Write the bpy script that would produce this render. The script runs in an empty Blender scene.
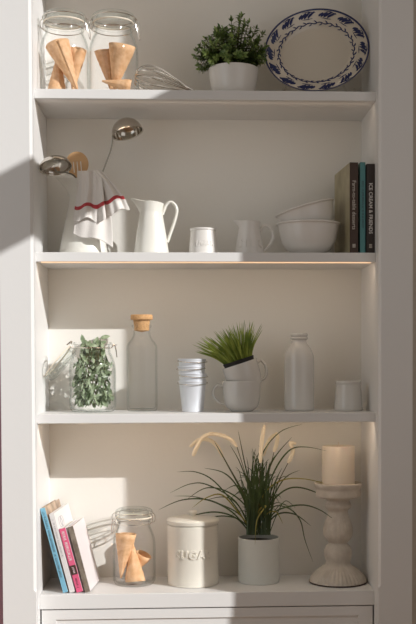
import bpy, bmesh, math, random
from mathutils import Vector, Matrix, Euler
random.seed(7)
C = bpy.context.scene
PI = math.pi
# ---------------------------------------------------------------- camera
cam_d = bpy.data.cameras.new('camera'); cam = bpy.data.objects.new('camera', cam_d)
C.collection.objects.link(cam); C.camera = cam
CP = Vector((-0.0450, -2.6995, 0.5935)); YAW, PIT, ROL, F, SX, SY = -0.0478, -0.0323, -0.0030, 1074.89, 33.05, 81.61
Ry = Matrix(((math.cos(YAW), math.sin(YAW), 0), (-math.sin(YAW), math.cos(YAW), 0), (0, 0, 1)))
Rp = Matrix(((1, 0, 0), (0, math.cos(PIT), math.sin(PIT)), (0, -math.sin(PIT), math.cos(PIT))))
Rr = Matrix(((math.cos(ROL), 0, math.sin(ROL)), (0, 1, 0), (-math.sin(ROL), 0, math.cos(ROL))))
R3 = Rr @ Rp @ Ry
right, fwd, up = Vector(R3[0]), Vector(R3[1]), Vector(R3[2])
M = Matrix((right, up, -fwd)).transposed().to_4x4(); M.translation = CP
cam.matrix_world = M
cam_d.sensor_fit = 'VERTICAL'; cam_d.sensor_height = 24; cam_d.lens = F / 624 * 24
cam_d.shift_x = -SX / 624; cam_d.shift_y = SY / 624
cam_d.clip_start = .05

def at(px, py, y):
    """world point seen at photo position (px, py) on the plane of depth y"""
    d = right * ((px - 208 - SX) / F) + fwd + up * (-(py - 312 - SY) / F)
    return CP + d * ((y - CP.y) / d.y)
def S(y): return (y - CP.y) / F

# ---------------------------------------------------------------- light
w = bpy.data.worlds.new('world'); C.world = w; w.use_nodes = True
bg = w.node_tree.nodes['Background']; bg.inputs[0].default_value = (1.0, .79, .57, 1); bg.inputs[1].default_value = .135
SUN = Vector((-1.35, 1.0, -.715))
sd = bpy.data.lights.new('sun', 'SUN'); sd.energy = 3.6; sd.angle = math.radians(.5); sd.color = (1, .99, .975)
so = bpy.data.objects.new('sun', sd); C.collection.objects.link(so)
so.rotation_euler = SUN.to_track_quat('-Z', 'Y').to_euler()
def area(name, loc, target, sx, sy, power, col):
    d = bpy.data.lights.new(name, 'AREA'); d.shape = 'RECTANGLE'; d.size = sx; d.size_y = sy; d.energy = power; d.color = col
    o = bpy.data.objects.new(name, d); C.collection.objects.link(o); o.location = loc
    o.rotation_euler = (Vector(target) - Vector(loc)).to_track_quat('-Z', 'Y').to_euler()
    return o
area('window_daylight', (1.07, -1.6, 1.3), (-.6, 0, .7), 1.2, 1.8, 4, (.97, .98, 1))
area('left_post_fill', (-1.5, -1.3, 1.0), (-.45, 0, .7), 1.2, 2.0, 6.5, (.86, .94, 1))  # cool fill lamp added at the left front to brighten the left post
LEDS = []
for zl, pw_ in ((1.6417, .07), (1.2391, .09), (.8367, .20), (.4333, .31)):   # warm light strips set in the underside of each shelf's front lip
    LEDS.append(area('shelf_strip_lamp', (0, .014, zl - .006), (0, .15, zl - .16), .82, .006, pw_, (1, .77, .55)))
C.cycles.transparent_max_bounces = 24
C.view_settings.view_transform = 'Standard'; C.view_settings.look = 'None'
C.view_settings.exposure = 0; C.view_settings.gamma = 1

# ---------------------------------------------------------------- materials
def mat(name, col, rough=.5, metal=0, coat=0, noise=None, bump=None, emis=None, spec=.5, sss=0, alpha_tr=0):
    m = bpy.data.materials.new(name); m.use_nodes = True
    nt = m.node_tree; b = nt.nodes['Principled BSDF']
    b.inputs['Base Color'].default_value = (*col, 1); b.inputs['Roughness'].default_value = rough
    b.inputs['Metallic'].default_value = metal; b.inputs['Coat Weight'].default_value = coat
    b.inputs['Coat Roughness'].default_value = .06
    b.inputs['Specular IOR Level'].default_value = spec
    tc = nt.nodes.new('ShaderNodeTexCoord')
    if noise:                                   # (scale, second colour)
        n = nt.nodes.new('ShaderNodeTexNoise'); n.inputs['Scale'].default_value = noise[0]; n.inputs['Detail'].default_value = 4
        nt.links.new(tc.outputs['Object'], n.inputs['Vector'])
        r = nt.nodes.new('ShaderNodeValToRGB'); r.color_ramp.elements[0].position = .35; r.color_ramp.elements[1].position = .65
        r.color_ramp.elements[0].color = (*col, 1); r.color_ramp.elements[1].color = (*noise[1], 1)
        nt.links.new(n.outputs['Fac'], r.inputs[0]); nt.links.new(r.outputs[0], b.inputs['Base Color'])
    if bump:                                    # (scale, distance)
        n2 = nt.nodes.new('ShaderNodeTexNoise'); n2.inputs['Scale'].default_value = bump[0]; n2.inputs['Detail'].default_value = 3
        nt.links.new(tc.outputs['Object'], n2.inputs['Vector'])
        bp = nt.nodes.new('ShaderNodeBump'); bp.inputs['Distance'].default_value = bump[1]; bp.inputs['Strength'].default_value = .6
        nt.links.new(n2.outputs['Fac'], bp.inputs['Height']); nt.links.new(bp.outputs[0], b.inputs['Normal'])
    if emis:
        b.inputs['Emission Color'].default_value = (*emis[0], 1); b.inputs['Emission Strength'].default_value = emis[1]
    if sss:
        b.inputs['Subsurface Weight'].default_value = sss; b.inputs['Subsurface Radius'].default_value = (.01, .007, .004)
    return m
def glass(name, tint, edge, fres=.22):
    """thin clear wall of glass: see-through, reflecting more towards grazing angles"""
    m = bpy.data.materials.new(name); m.use_nodes = True; nt = m.node_tree
    for n in list(nt.nodes): nt.nodes.remove(n)
    o = nt.nodes.new('ShaderNodeOutputMaterial'); mx = nt.nodes.new('ShaderNodeMixShader')
    tr = nt.nodes.new('ShaderNodeBsdfTransparent'); gl = nt.nodes.new('ShaderNodeBsdfGlossy'); gl.inputs['Roughness'].default_value = .04
    lw = nt.nodes.new('ShaderNodeLayerWeight'); lw.inputs['Blend'].default_value = fres
    lf = nt.nodes.new('ShaderNodeLayerWeight'); lf.inputs['Blend'].default_value = .25
    cm = nt.nodes.new('ShaderNodeMix'); cm.data_type = 'RGBA'
    cm.inputs[6].default_value = (*tint, 1); cm.inputs[7].default_value = (*edge, 1)
    lf.inputs['Blend'].default_value = .5; pf = nt.nodes.new('ShaderNodeMath'); pf.operation = 'POWER'; pf.inputs[1].default_value = 6
    nt.links.new(lf.outputs['Facing'], pf.inputs[0]); nt.links.new(pf.outputs[0], cm.inputs[0]); nt.links.new(cm.outputs[2], tr.inputs[0])
    pw = nt.nodes.new('ShaderNodeMath'); pw.operation = 'POWER'; pw.inputs[1].default_value = 4
    ma = nt.nodes.new('ShaderNodeMath'); ma.operation = 'MULTIPLY_ADD'; ma.inputs[1].default_value = fres * 2; ma.inputs[2].default_value = .014
    lw.inputs['Blend'].default_value = .5
    nt.links.new(lw.outputs['Facing'], pw.inputs[0]); nt.links.new(pw.outputs[0], ma.inputs[0])
    nt.links.new(ma.outputs[0], mx.inputs[0]); nt.links.new(tr.outputs[0], mx.inputs[1]); nt.links.new(gl.outputs[0], mx.inputs[2])
    nt.links.new(mx.outputs[0], o.inputs[0]); return m
PAINT = mat('cabinet_paint', (.82, .812, .80), .45, spec=.35, bump=(60, .0004))
BACKP = mat('back_panel_paint', (.83, .81, .765), .6, spec=.3, bump=(90, .0004))
GAP = mat('dark_gap', (.06, .04, .035), .8)
MAUVE = mat('mauve_wall_paint', (.62, .36, .44), .8, noise=(6, (.55, .32, .38)))
PLASTER = mat('plaster', (.62, .56, .49), .85, noise=(5, (.6, .54, .47)))
WOOD_FLOOR = mat('wood_floor', (.60, .40, .24), .5, noise=(3, (.50, .32, .18)))
LED = mat('led_strip', (1, .8, .55), .5, emis=((1, .60, .34), .85))
CERAM = mat('white_ceramic', (.84, .81, .77), .3, coat=.3)
CERAMD = mat('grey_white_ceramic', (.70, .68, .645), .25, coat=.5)
ENAMEL = mat('cream_white_enamel', (.88, .86, .79), .28, coat=.5)
CREAM = mat('cream_enamel', (.84, .80, .71), .32, coat=.4)
POTW = mat('matt_white_pot', (.70, .71, .67), .45)
STONE = mat('whitewashed_wood', (.62, .56, .49), .6, noise=(40, (.52, .46, .39)), bump=(60, .001))
BLACK = mat('black_plastic', (.02, .02, .02), .6)
WAX = mat('ivory_wax', (.74, .65, .54), .5, sss=.3)
STEEL = mat('polished_steel', (.62, .58, .52), .14, metal=1)
STEELD = mat('brushed_dark_steel', (.30, .28, .24), .4, metal=1)
WIRE = mat('steel_wire', (.66, .62, .57), .25, metal=1)
ZINC = mat('pale_zinc', (.80, .83, .88), .35, metal=.25)
WOODS = mat('beech_wood', (.62, .39, .20), .5, noise=(25, (.55, .33, .16)))
CORK = mat('cork', (.66, .40, .19), .8, noise=(220, (.50, .28, .12)), bump=(300, .001))
WAFER = mat('waffle_cone', (.84, .54, .31), .7, noise=(70, (.70, .40, .20)), bump=(160, .002))
GLASS = glass('clear_glass', (1, 1, 1), (.50, .56, .53))
GLASSL = glass('clear_lid_glass', (.98, .99, .985), (.50, .58, .55), .42)
ACRYL = glass('clear_acrylic', (.96, .96, .95), (.7, .7, .68), .3)
RUBBER = mat('pale_rubber', (.82, .74, .62), .6)
LEAFD = mat('boxwood_leaf', (.07, .13, .03), .35, noise=(60, (.30, .40, .12)))
LEAFB = mat('bay_leaf', (.13, .19, .09), .4, noise=(60, (.42, .50, .34)))
GRASS = mat('short_grass_blade', (.11, .19, .02), .5, noise=(30, (.36, .44, .07)))
REED = mat('long_grass_blade', (.035, .06, .018), .45, noise=(9, (.07, .11, .03)))
REEDY = mat('yellow_grass_blade', (.30, .26, .05), .5)
SPIKE = mat('cream_flower_spike', (.90, .80, .62), .9, bump=(400, .002))
STEM = mat('stem', (.09, .08, .03), .6)
SOIL = mat('dark_soil', (.035, .025, .018), .9)
PAGES = mat('paper_pages', (.72, .68, .60), .8)
def flat(name, col, r=.5): return mat(name, col, r)
BLUE = flat('cobalt_glaze', (.018, .028, .11), .3)
PLATE = mat('plate_glaze', (.66, .60, .51), .18, coat=.5)

# ---------------------------------------------------------------- object helpers
def link(name, me, m, parent=None):
    o = bpy.data.objects.new(name, me); C.collection.objects.link(o)
    if m is not None:
        for mm in (m if isinstance(m, (list, tuple)) else [m]): me.materials.append(mm)
    if parent: o.parent = parent
    return o
def obj(name, bm, m, parent=None, smooth=True):
    me = bpy.data.meshes.new(name)
    bmesh.ops.remove_doubles(bm, verts=bm.verts, dist=1e-6)
    bm.normal_update(); bm.to_mesh(me); bm.free()
    if smooth:
        for p in me.polygons: p.use_smooth = True
        try: me.set_sharp_from_angle(angle=math.radians(40))
        except Exception: pass
    return link(name, me, m, parent)
def thing(name, label, cat, loc, group=None, rot=(0, 0, 0)):
    o = bpy.data.objects.new(name, None); C.collection.objects.link(o)
    o.location = loc; o.rotation_euler = rot; o.empty_display_size = .02
    o['label'] = label; o['category'] = cat
    if group: o['group'] = group
    return o
def tag(o, label, cat, group=None, kind=None):
    o['label'] = label; o['category'] = cat
    if group: o['group'] = group
    if kind: o['kind'] = kind
    return o
def structure(o): o['kind'] = 'structure'; return o
def box(bm, a, b, bev=0):
    r = bmesh.ops.create_cube(bm, size=1); vs = r['verts']
    for v in vs:
        v.co = Vector([(a[i] + b[i]) / 2 + v.co[i] * (b[i] - a[i]) for i in range(3)])
    if bev:
        es = list({e for v in vs for e in v.link_edges})
        bmesh.ops.bevel(bm, geom=es, offset=bev, segments=2, profile=.5, affect='EDGES')
    return vs
def lathe(bm, prof, seg=48, centre=(0, 0, 0), mod=None):
    rings = []
    for (r, z) in prof:
        if r < 1e-6: rings.append([bm.verts.new((centre[0], centre[1], centre[2] + z))]); continue
        ring = []
        for k in range(seg):
            a = 2 * PI * k / seg; rr = r * (mod(a, z) if mod else 1)
            ring.append(bm.verts.new((centre[0] + rr * math.cos(a), centre[1] + rr * math.sin(a), centre[2] + z)))
        rings.append(ring)
    for p, q in zip(rings, rings[1:]):
        n = max(len(p), len(q))
        if n == 1: continue
        for k in range(n):
            k2 = (k + 1) % n
            vs = [p[k % len(p)], p[k2 % len(p)], q[k2 % len(q)], q[k % len(q)]]
            u = []
            for v in vs:
                if v not in u: u.append(v)
            if len(u) > 2: bm.faces.new(u)
def smoothprof(pts, n=5):
    """Catmull-Rom through a profile"""
    out = []
    P = [pts[0]] + list(pts) + [pts[-1]]
    for i in range(1, len(P) - 2):
        for k in range(n):
            t = k / n; v = []
            for c in range(len(pts[0])):
                a, b, c_, d = P[i-1][c], P[i][c], P[i+1][c], P[i+2][c]
                v.append(.5 * (2*b + (c_-a)*t + (2*a-5*b+4*c_-d)*t*t + (3*b-a-3*c_+d)*t**3))
            out.append(tuple(v))
    out.append(tuple(pts[-1])); return out
def tube(bm, pts, r, seg=8, closed=False, r2=None):
    pts = [Vector(p) for p in pts]; n = len(pts); rings = []
    prevn = None
    for i, p in enumerate(pts):
        if closed: t = pts[(i+1) % n] - pts[i-1]
        else: t = pts[min(i+1, n-1)] - pts[max(i-1, 0)]
        t.normalize()
        if prevn is None:
            a = Vector((0, 0, 1)) if abs(t.z) < .9 else Vector((1, 0, 0)); nn = t.cross(a).normalized()
        else: nn = (prevn - t * prevn.dot(t)).normalized()
        prevn = nn; bb = t.cross(nn)
        rr = r if r2 is None else (r(i / (n-1)) if callable(r) else r + (r2 - r) * i / (n - 1))
        rings.append([bm.verts.new(p + (nn * math.cos(2*PI*k/seg) + bb * math.sin(2*PI*k/seg)) * rr) for k in range(seg)])
    m = n if closed else n - 1
    for i in range(m):
        A, B = rings[i], rings[(i+1) % n]
        for k in range(seg): bm.faces.new((A[k], A[(k+1) % seg], B[(k+1) % seg], B[k]))
    if not closed:
        bm.faces.new(rings[0][::-1]); bm.faces.new(rings[-1])
def bez(pts, n=8): return smoothprof([tuple(p) for p in pts], n)
def circle(r, z, seg=40, c=(0, 0)): return [(c[0] + r*math.cos(2*PI*k/seg), c[1] + r*math.sin(2*PI*k/seg), z) for k in range(seg)]
def new(): return bmesh.new()
def text_mesh(s, size, depth, shear=0, bold=0, spacing=1):
    cu = bpy.data.curves.new('lettering', 'FONT'); cu.body = s; cu.size = size; cu.extrude = depth / 2; cu.align_x = 'CENTER'; cu.align_y = 'CENTER'
    cu.shear = shear; cu.offset = bold; cu.resolution_u = 3; cu.space_character = spacing
    o = bpy.data.objects.new('tmp', cu); C.collection.objects.link(o)
    bpy.context.view_layer.update()
    me = bpy.data.meshes.new_from_object(o.evaluated_get(bpy.context.evaluated_depsgraph_get()))
    bpy.data.objects.remove(o); me.name = 'lettering'; me.materials.clear(); return me
def wrap_text(s, size, R, z, a0, m, parent, depth=.002, bold=.0006, spacing=1, rz=None):
    """raised letters round an upright cylinder; a0 = facing angle (-pi/2 faces the viewer)"""
    me = text_mesh(s, size, depth, bold=bold, spacing=spacing)
    for v in me.vertices:
        a = a0 + v.co.x / R; zz = v.co.y + z; rr = (rz(zz) if rz else R) + v.co.z
        v.co = Vector((rr * math.cos(a), rr * math.sin(a), zz))
    return link('lettering', me, m, parent)

# ---------------------------------------------------------------- the room
Z1, Z2, Z3, ZC = 1.2623, .8599, .4565, 0.0
T = .0232; D = .227; HW = .425; PF = -.045
def rbox(name, a, b, m): 
    bm = new(); box(bm, a, b); return structure(obj(name, bm, m, smooth=False))
rbox('floor', (-2.6, -4.2, -.62), (1.3, .5, -.6), WOOD_FLOOR)
XL = at(1.2, 420, PF).x; XR = at(412.5, 420, PF).x
rbox('wall_back_left', (-2.6, -.005, -.6), (XL - .002, .1, 2.6), MAUVE)
rbox('wall_back_right', (XR + .002, -.02, -.6), (1.12, .1, 2.6), PLASTER)
# right wall with the window the sun comes through, split by a deep transom
XW = 1.10
def onwall(px, py):
    p = at(px, py, 0); t = (XW - p.x) / 1.35
    return -t, p.z + .715 * t
def topl(x):                                   # the two edges of the transom's shadow, read on the front plane
    return None
_, za = onwall(31, 162); _, zb = onwall(33, 238)
y1 = onwall(231, 560)[0]; y1 = y1 + .02
zs0, zs1 = .25, 2.42
def wallbox(name, ya, yb, z0, z1, th=.03):
    return rbox(name, (XW, ya, z0), (XW + th, yb, z1), PLASTER)
bm = new()
box(bm, (XW, y1, -.6), (XW + .012, .1, 2.6)); box(bm, (XW, -4.2, -.6), (XW + .012, -2.5, 2.6))
box(bm, (XW, -2.5, -.6), (XW + .012, y1, zs0)); box(bm, (XW, -2.5, zs1), (XW + .012, y1, 2.6))
structure(obj('wall_right', bm, PLASTER, smooth=False))
bm = new(); box(bm, (XW - .001, -2.5, zb), (XW + .008, y1, za))
structure(obj('window_1', bm, PAINT, smooth=False))

# ---------------------------------------------------------------- the bookcase
bc = thing('built_in_bookcase', 'tall cream-painted built-in bookcase with open shelves above a drawer', 'bookcase', (0, 0, -.6))
def bpart(name, bm, m, smooth=False, parent=bc):
    o = obj(name, bm, m, parent, smooth)
    if parent is bc: o.matrix_parent_inverse = Matrix.Translation((0, 0, .6))
    return o
TOPZ = 2.10
bm = new(); box(bm, (-HW - .02, D, -.6), (HW + .02, D + .015, TOPZ)); bpart('back_panel', bm, BACKP)
for s in (-1, 1):
    bm = new(); box(bm, (min(s*HW, s*(HW+.02)), PF + .02, -.6), (max(s*HW, s*(HW+.02)), D, TOPZ)); bpart('side_panel', bm, PAINT)
def post(s, xo):
    """face-frame stile with a chamfered inner edge that stops above and below the counter"""
    bm = new(); xi = s * HW; c = .0065
    def sec(ch): return [(xo, PF), (xi + s*ch, PF), (xi, PF + ch), (xi, PF + .022), (xo, PF + .022)]
    zz = [(-.6, c), (-.075, c), (-.066, 0.0002), (.018, 0.0002), (.027, c), (TOPZ, c)]
    rings = [[bm.verts.new((x, y, z)) for x, y in sec(ch)] for z, ch in zz]
    for A, B in zip(rings, rings[1:]):
        for k in range(5): bm.faces.new((A[k], A[(k+1) % 5], B[(k+1) % 5], B[k]))
    bm.faces.new(rings[0]); bm.faces.new(rings[-1]); bmesh.ops.recalc_face_normals(bm, faces=bm.faces)
    bpart('post', bm, PAINT)
post(-1, XL); post(1, XR)
for z in (Z1, Z2, Z3, Z1 + .4025, Z1 + .82):
    bm = new(); box(bm, (-HW, 0, z - T), (HW, D, z), .0012); bpart('shelf', bm, PAINT)
bm = new(); box(bm, (-HW, .015, -.0375), (HW, D, 0), .0015); bpart('counter', bm, PAINT)
# dark recess round the drawer, then the drawer front with its sunk panel
bm = new(); box(bm, (-HW, .05, -.40), (HW, .06, -.038)); bpart('recess', bm, GAP)
bm = new(); dz0, dz1 = -.30, -.0405; dx = HW - .004
box(bm, (-dx + .036, .018, dz1 - .024), (dx - .036, .04, dz1)); box(bm, (-dx + .036, .018, dz0), (dx - .036, .04, dz0 + .03))
box(bm, (-dx, .018, dz0), (-dx + .036, .04, dz1)); box(bm, (dx - .036, .018, dz0), (dx, .04, dz1))
box(bm, (-dx + .034, .024, dz0 + .028), (dx - .034, .036, dz1 - .022)); bpart('drawer_front', bm, PAINT)
bm = new(); box(bm, (-HW, .018, -.60), (HW, .05, -.305), .001); bpart('base_panel', bm, PAINT)
for z in (Z2,):
    bm = new(); box(bm, (-HW + .012, .006, z - T - .0022), (HW - .012, .011, z - T + .0002)); bpart('light_strip', bm, LED)

# ---------------------------------------------------------------- glass clip jars
def jar(px, y, zs, R, H, label, clasp_a=0.0, opened=False, group=None):
    t = thing('clip_top_jar', label, 'jar', (at(px, 300, y).x, y, zs - .0019), group)
    g = new()
    nr = .76 * R; zn = .775 * H
    body = smoothprof([(0, .004), (.80*R, .0025), (.93*R, .008), (R, .035*H + .01), (R, .30*H), (R, .50*H), (.965*R, .60*H), (.86*R, .69*H), (.78*R, .735*H), (nr, zn), (nr, .83*H), (nr + .004, .84*H), (nr + .004, .865*H)], 4)
    inner = [(max(0, r - .003), z + (.005 if z < .05*H else 0)) for r, z in body][::-1]
    lathe(g, body + inner, 56); obj('glass_body', g, GLASS, t)
    lidp = smoothprof([(nr + .002, 0), (nr + .0055, .003), (nr + .006, .016), (nr + .001, .021), (.80*nr, .024), (.55*nr, .021), (0, .0195)], 4)
    def lidmesh(inv=1):
        l = new(); lathe(l, lidp + [(0, .0145), (.55*nr, .015), (.80*nr, .0185), (nr - .004, .014), (nr - .004, 0), (nr + .002, 0)], 56)
        return l
    zt = .87 * H
    gk = new(); tube(gk, circle(nr + .003, zt + .0005, 48), .0022, 6, closed=True)
    wr = new(); tube(wr, circle(nr + .0022, zn + .004, 48), .0012, 6, closed=True)
    ca, sa = math.cos(clasp_a), math.sin(clasp_a)
    def loc(rad, tang, z): return (rad*ca - tang*sa, rad*sa + tang*ca, z)
    if not opened:
        lo = obj('lid', lidmesh(), GLASSL, t); lo.location = (0, 0, zt + .001)
        obj('gasket', gk, RUBBER, t)
        tube(wr, circle(nr + .0075, zt + .012, 48), .0012, 6, closed=True)
        # hinge on the side opposite the clasp
        hx = -(nr + .009)
        for s in (-1, 1):
            tube(wr, bez([loc(hx + .004, s*.009, zn + .004), loc(hx - .004, s*.010, zn + .012), loc(hx - .004, s*.008, zt + .006), loc(hx + .001, s*.006, zt + .013)], 5), .0012, 6)
        tube(wr, [loc(hx - .003, -.011, zn + .010), loc(hx - .003, .011, zn + .010)], .0014, 6)
        w_ = obj('wire_bail', wr, WIRE, t)
        cl = new(); cx = nr + .009
        for s in (-1, 1):
            tube(cl, bez([loc(cx - .001, s*.007, zt + .012), loc(cx + .006, s*.011, zt + .004), loc(cx + .005, s*.012, zn + .012), loc(cx - .004, s*.011, zn + .004)], 5), .0012, 6)
            tube(cl, bez([loc(cx + .005, s*.011, zn + .014), loc(cx + .009, s*.009, zn - .004), loc(cx + .012, s*.003, zn - .024)], 5), .0011, 6)
        tube(cl, [loc(cx + .012, -.004, zn - .024), loc(cx + .012, .004, zn - .024)], .0011, 6)
        obj('clasp', cl, WIRE, w_)
    else:
        # lid swung open, hanging outside on its hinge at -x, gasket on it
        Rm = Matrix.Rotation(math.radians(130), 4, 'Y')
        lo = obj('lid', lidmesh(), GLASSL, t)
        hinge = Vector((-(nr + .008), 0, zt - .004))
        lidM = Matrix.Translation(hinge) @ Rm @ Matrix.Translation((nr + .012, 0, .002)); lo.matrix_local = lidM
        gko = obj('gasket', gk, RUBBER, t); gko.matrix_local = lidM @ Matrix.Translation((0, 0, -zt))
        for s in (-1, 1):
            tube(wr, bez([(-nr - .003, s*.009, zn + .004), (-nr - .010, s*.010, zn + .014), tuple(hinge + Vector((0, s*.008, .006))), tuple(hinge + Vector((-.012, s*.007, -.004)))], 5), .0012, 6)
        w_ = obj('wire_bail', wr, WIRE, t)
        cl = new(); cx = nr + .007
        for s in (-1, 1):
            tube(cl, bez([(cx - .004, s*.010, zn + .004), (cx + .004, s*.010, zn + .012), (cx + .008, s*.008, zn + .002), (cx + .011, s*.003, zn - .020)], 6), .0011, 6)
        tube(cl, circle(.007, zn + .012, 16, (cx + .004, 0)), .0011, 6, closed=True)
        obj('clasp', cl, WIRE, w_)
    return t
CONE = None
def cone(base, tip, R, label, group, twist=0):
    """rolled sugar cone; base = centre of its open mouth, tip = point"""
    base, tip = Vector(base), Vector(tip); L = (tip - base).length
    bm = new(); n = 46; rows = 14; turns = 1.28
    rings = []
    for j in range(rows + 1):
        v = j / rows; ring = []
        for k in range(n + 1):
            u = k / n; a = 2*PI*turns*u + twist
            r = R * (1 - v) + .0012 + .0028 * u * (1 - .6*v)
            z = L * v - (.008 * math.sin(PI * u) if j == 0 else 0)
            g = .0007 * (math.sin(26*u*turns + 22*v) * math.sin(26*u*turns - 22*v))
            ring.append(bm.verts.new(((r + g)*math.cos(a), (r + g)*math.sin(a), z)))
        rings.append(ring)
    for A, B in zip(rings, rings[1:]):
        for k in range(n): bm.faces.new((A[k], A[k+1], B[k+1], B[k]))
    o = obj('ice_cream_cone', bm, WAFER)
    q = (tip - base).to_track_quat('Z', 'Y')
    o.matrix_world = Matrix.Translation(base) @ q.to_matrix().to_4x4()
    so = o.modifiers.new('thickness', 'SOLIDIFY'); so.thickness = .0016
    return tag(o, label, 'ice cream cone', group)
yj = .085
jar(66.5, yj, Z1, .0625, .2175, 'glass clip-top jar of ice cream cones at the left end of the top shelf', clasp_a=-.25)
jar(115.3, yj, Z1, .0625, .2175, 'glass clip-top jar of ice cream cones beside the wire whisk', clasp_a=-.25)
def C3(bx, by, tx, ty, yb, yt, R, lab, grp, tw=0): return cone(at(bx, by, yb), at(tx, ty, yt), R, lab, grp, tw)
g = 'ice cream cones in the jars'
C3(58, 46, 78, 92, .08, .065, .028, 'wafer cone lying mouth up against the left side of the top left jar', g, 1)
C3(76.5, 53, 73, 93, .115, .11, .023, 'upright wafer cone at the right inside the top left jar', g, 2)
C3(56.5, 91, 59, 50, .098, .11, .021, 'wafer cone standing mouth down at the back left of the top left jar', g, 3)
C3(122, 48, 114, 93, .07, .085, .031, 'wide-mouthed wafer cone in the middle of the jar beside the whisk', g, .5)
C3(105, 53, 112, 93, .112, .115, .024, 'wafer cone half hidden at the left inside the jar beside the whisk', g, 2)
C3(128, 86.5, 102, 81, .06, .06, .015, 'wafer cone lying at the bottom of the jar beside the whisk', g, 2)

# ---------------------------------------------------------------- wire whisk
pa = Vector((at(138, 80, .06).x, .06, Z1 + .046)); pb = Vector((at(207, 80, .10).x, .10, Z1 + .0105))
ax = (pb - pa); Lw = ax.length; q = ax.to_track_quat('Z', 'Y').to_matrix().to_4x4()
wk = thing('wire_whisk', 'steel balloon whisk lying on the top shelf beside the right-hand jar', 'whisk', pa)
wk.matrix_world = Matrix.Translation(pa) @ q
for k in range(7):
    a = PI * k / 7; f = 1.0 - .03 * (k % 2); rr = .0375 + .0025*(k % 3 == 0)
    half = [(.0035, .150), (.009, .128), (.6*rr, .092), (rr*.97, .048), (rr*.93, .018), (rr*.55, -.003), (0, -.010 + .001*k)]
    pr = bez(half, 5); pts = [(r*math.cos(a), r*math.sin(a), z) for r, z in pr] + [(-r*math.cos(a), -r*math.sin(a), z) for r, z in pr[::-1][1:]]
    bm = new(); tube(bm, pts, .0011, 6); obj('wire', bm, STEEL, wk)
bm = new(); lathe(bm, smoothprof([(0, .142), (.0055, .143), (.006, .152), (.0065, .17), (.0078, Lw - .02), (.0065, Lw - .004), (0, Lw)], 4), 20); obj('handle', bm, STEEL, wk)

# ---------------------------------------------------------------- leafy plants
def leaf(bm, p, d, n, L, W, bend=.2):
    """one oval leaf from p along d, blade normal n"""
    d = d.normalized(); s = d.cross(n).normalized(); n = s.cross(d)
    prof = [(0, 0), (.25, .8), (.55, 1), (.82, .6), (1, 0)]
    prev = None
    for t, wv in prof:
        c = p + d*(t*L) - n*(bend*L*t*t)
        if wv == 0: cur = [bm.verts.new(c)]
        else: cur = [bm.verts.new(c - s*W*.5*wv + n*W*.12*wv), bm.verts.new(c), bm.verts.new(c + s*W*.5*wv + n*W*.12*wv)]
        if prev:
            if len(prev) == 1: bm.faces.new((prev[0], cur[0], cur[1])); bm.faces.new((prev[0], cur[1], cur[2]))
            elif len(cur) == 1: bm.faces.new((prev[0], cur[0], prev[1])); bm.faces.new((prev[1], cur[0], prev[2]))
            else: bm.faces.new((prev[0], cur[0], cur[1], prev[1])); bm.faces.new((prev[1], cur[1], cur[2], prev[2]))
        prev = cur
rnd = random.Random(3)
yp = .10; xc = at(233.5, 60, yp).x
pl = thing('potted_plant', 'bushy small-leaved green plant in a white bowl-shaped pot beside the blue-rimmed plate', 'potted plant', (xc, yp, Z1 + .0005))
sc = S(yp); ptop = at(233, 63, yp - .06).z - Z1
bm = new(); Rt = 24.5*sc
lathe(bm, smoothprof([(0, 0), (.62*Rt, 0), (.70*Rt, .004), (.84*Rt, .25*ptop), (.95*Rt, .6*ptop), (Rt, .92*ptop), (Rt, ptop), (Rt - .003, ptop), (Rt - .005, ptop*.9), (.84*Rt, .5*ptop), (0, .4*ptop)], 4), 56)
obj('pot', bm, CERAM, pl)
bm = new(); lathe(bm, [(0, ptop - .006), (Rt - .006, ptop - .008)], 40); obj('soil', bm, SOIL, pl)
fb, sb = new(), new()
for i in range(120):
    az = rnd.uniform(0, 2*PI); el = math.acos(rnd.uniform(-.05, 1)); 
    L = (.093 + .012*math.cos(2*el)) * rnd.uniform(.72, 1.1)
    d = Vector((math.sin(el)*math.cos(az), math.sin(el)*math.sin(az)*.75, math.cos(el)))
    r0 = Vector((d.x*.035, d.y*.03, ptop - .004)); tip = Vector((d.x*L*1.12, d.y*L, ptop + .008 + d.z*L*1.12))
    mid = (r0 + tip)/2 + Vector((0, 0, .010))
    pts = [Vector(p) for p in bez([r0, mid, tip], 7)]
    tube(sb, pts, .0008, 4)
    for j in range(3, len(pts)):
        tg = (pts[j] - pts[j-1]).normalized()
        for s in range(3):
            a = rnd.uniform(0, 2*PI); o1 = tg.orthogonal().normalized(); sd_ = (Matrix.Rotation(a, 3, tg) @ o1)
            leaf(fb, pts[j], sd_ + tg*.7, tg, rnd.uniform(.010, .016), rnd.uniform(.0048, .0068))
    leaf(fb, pts[-1], tg, tg.orthogonal(), .013, .007)
obj('foliage', fb, LEAFD, pl); obj('stems', sb, STEM, pl)

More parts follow.
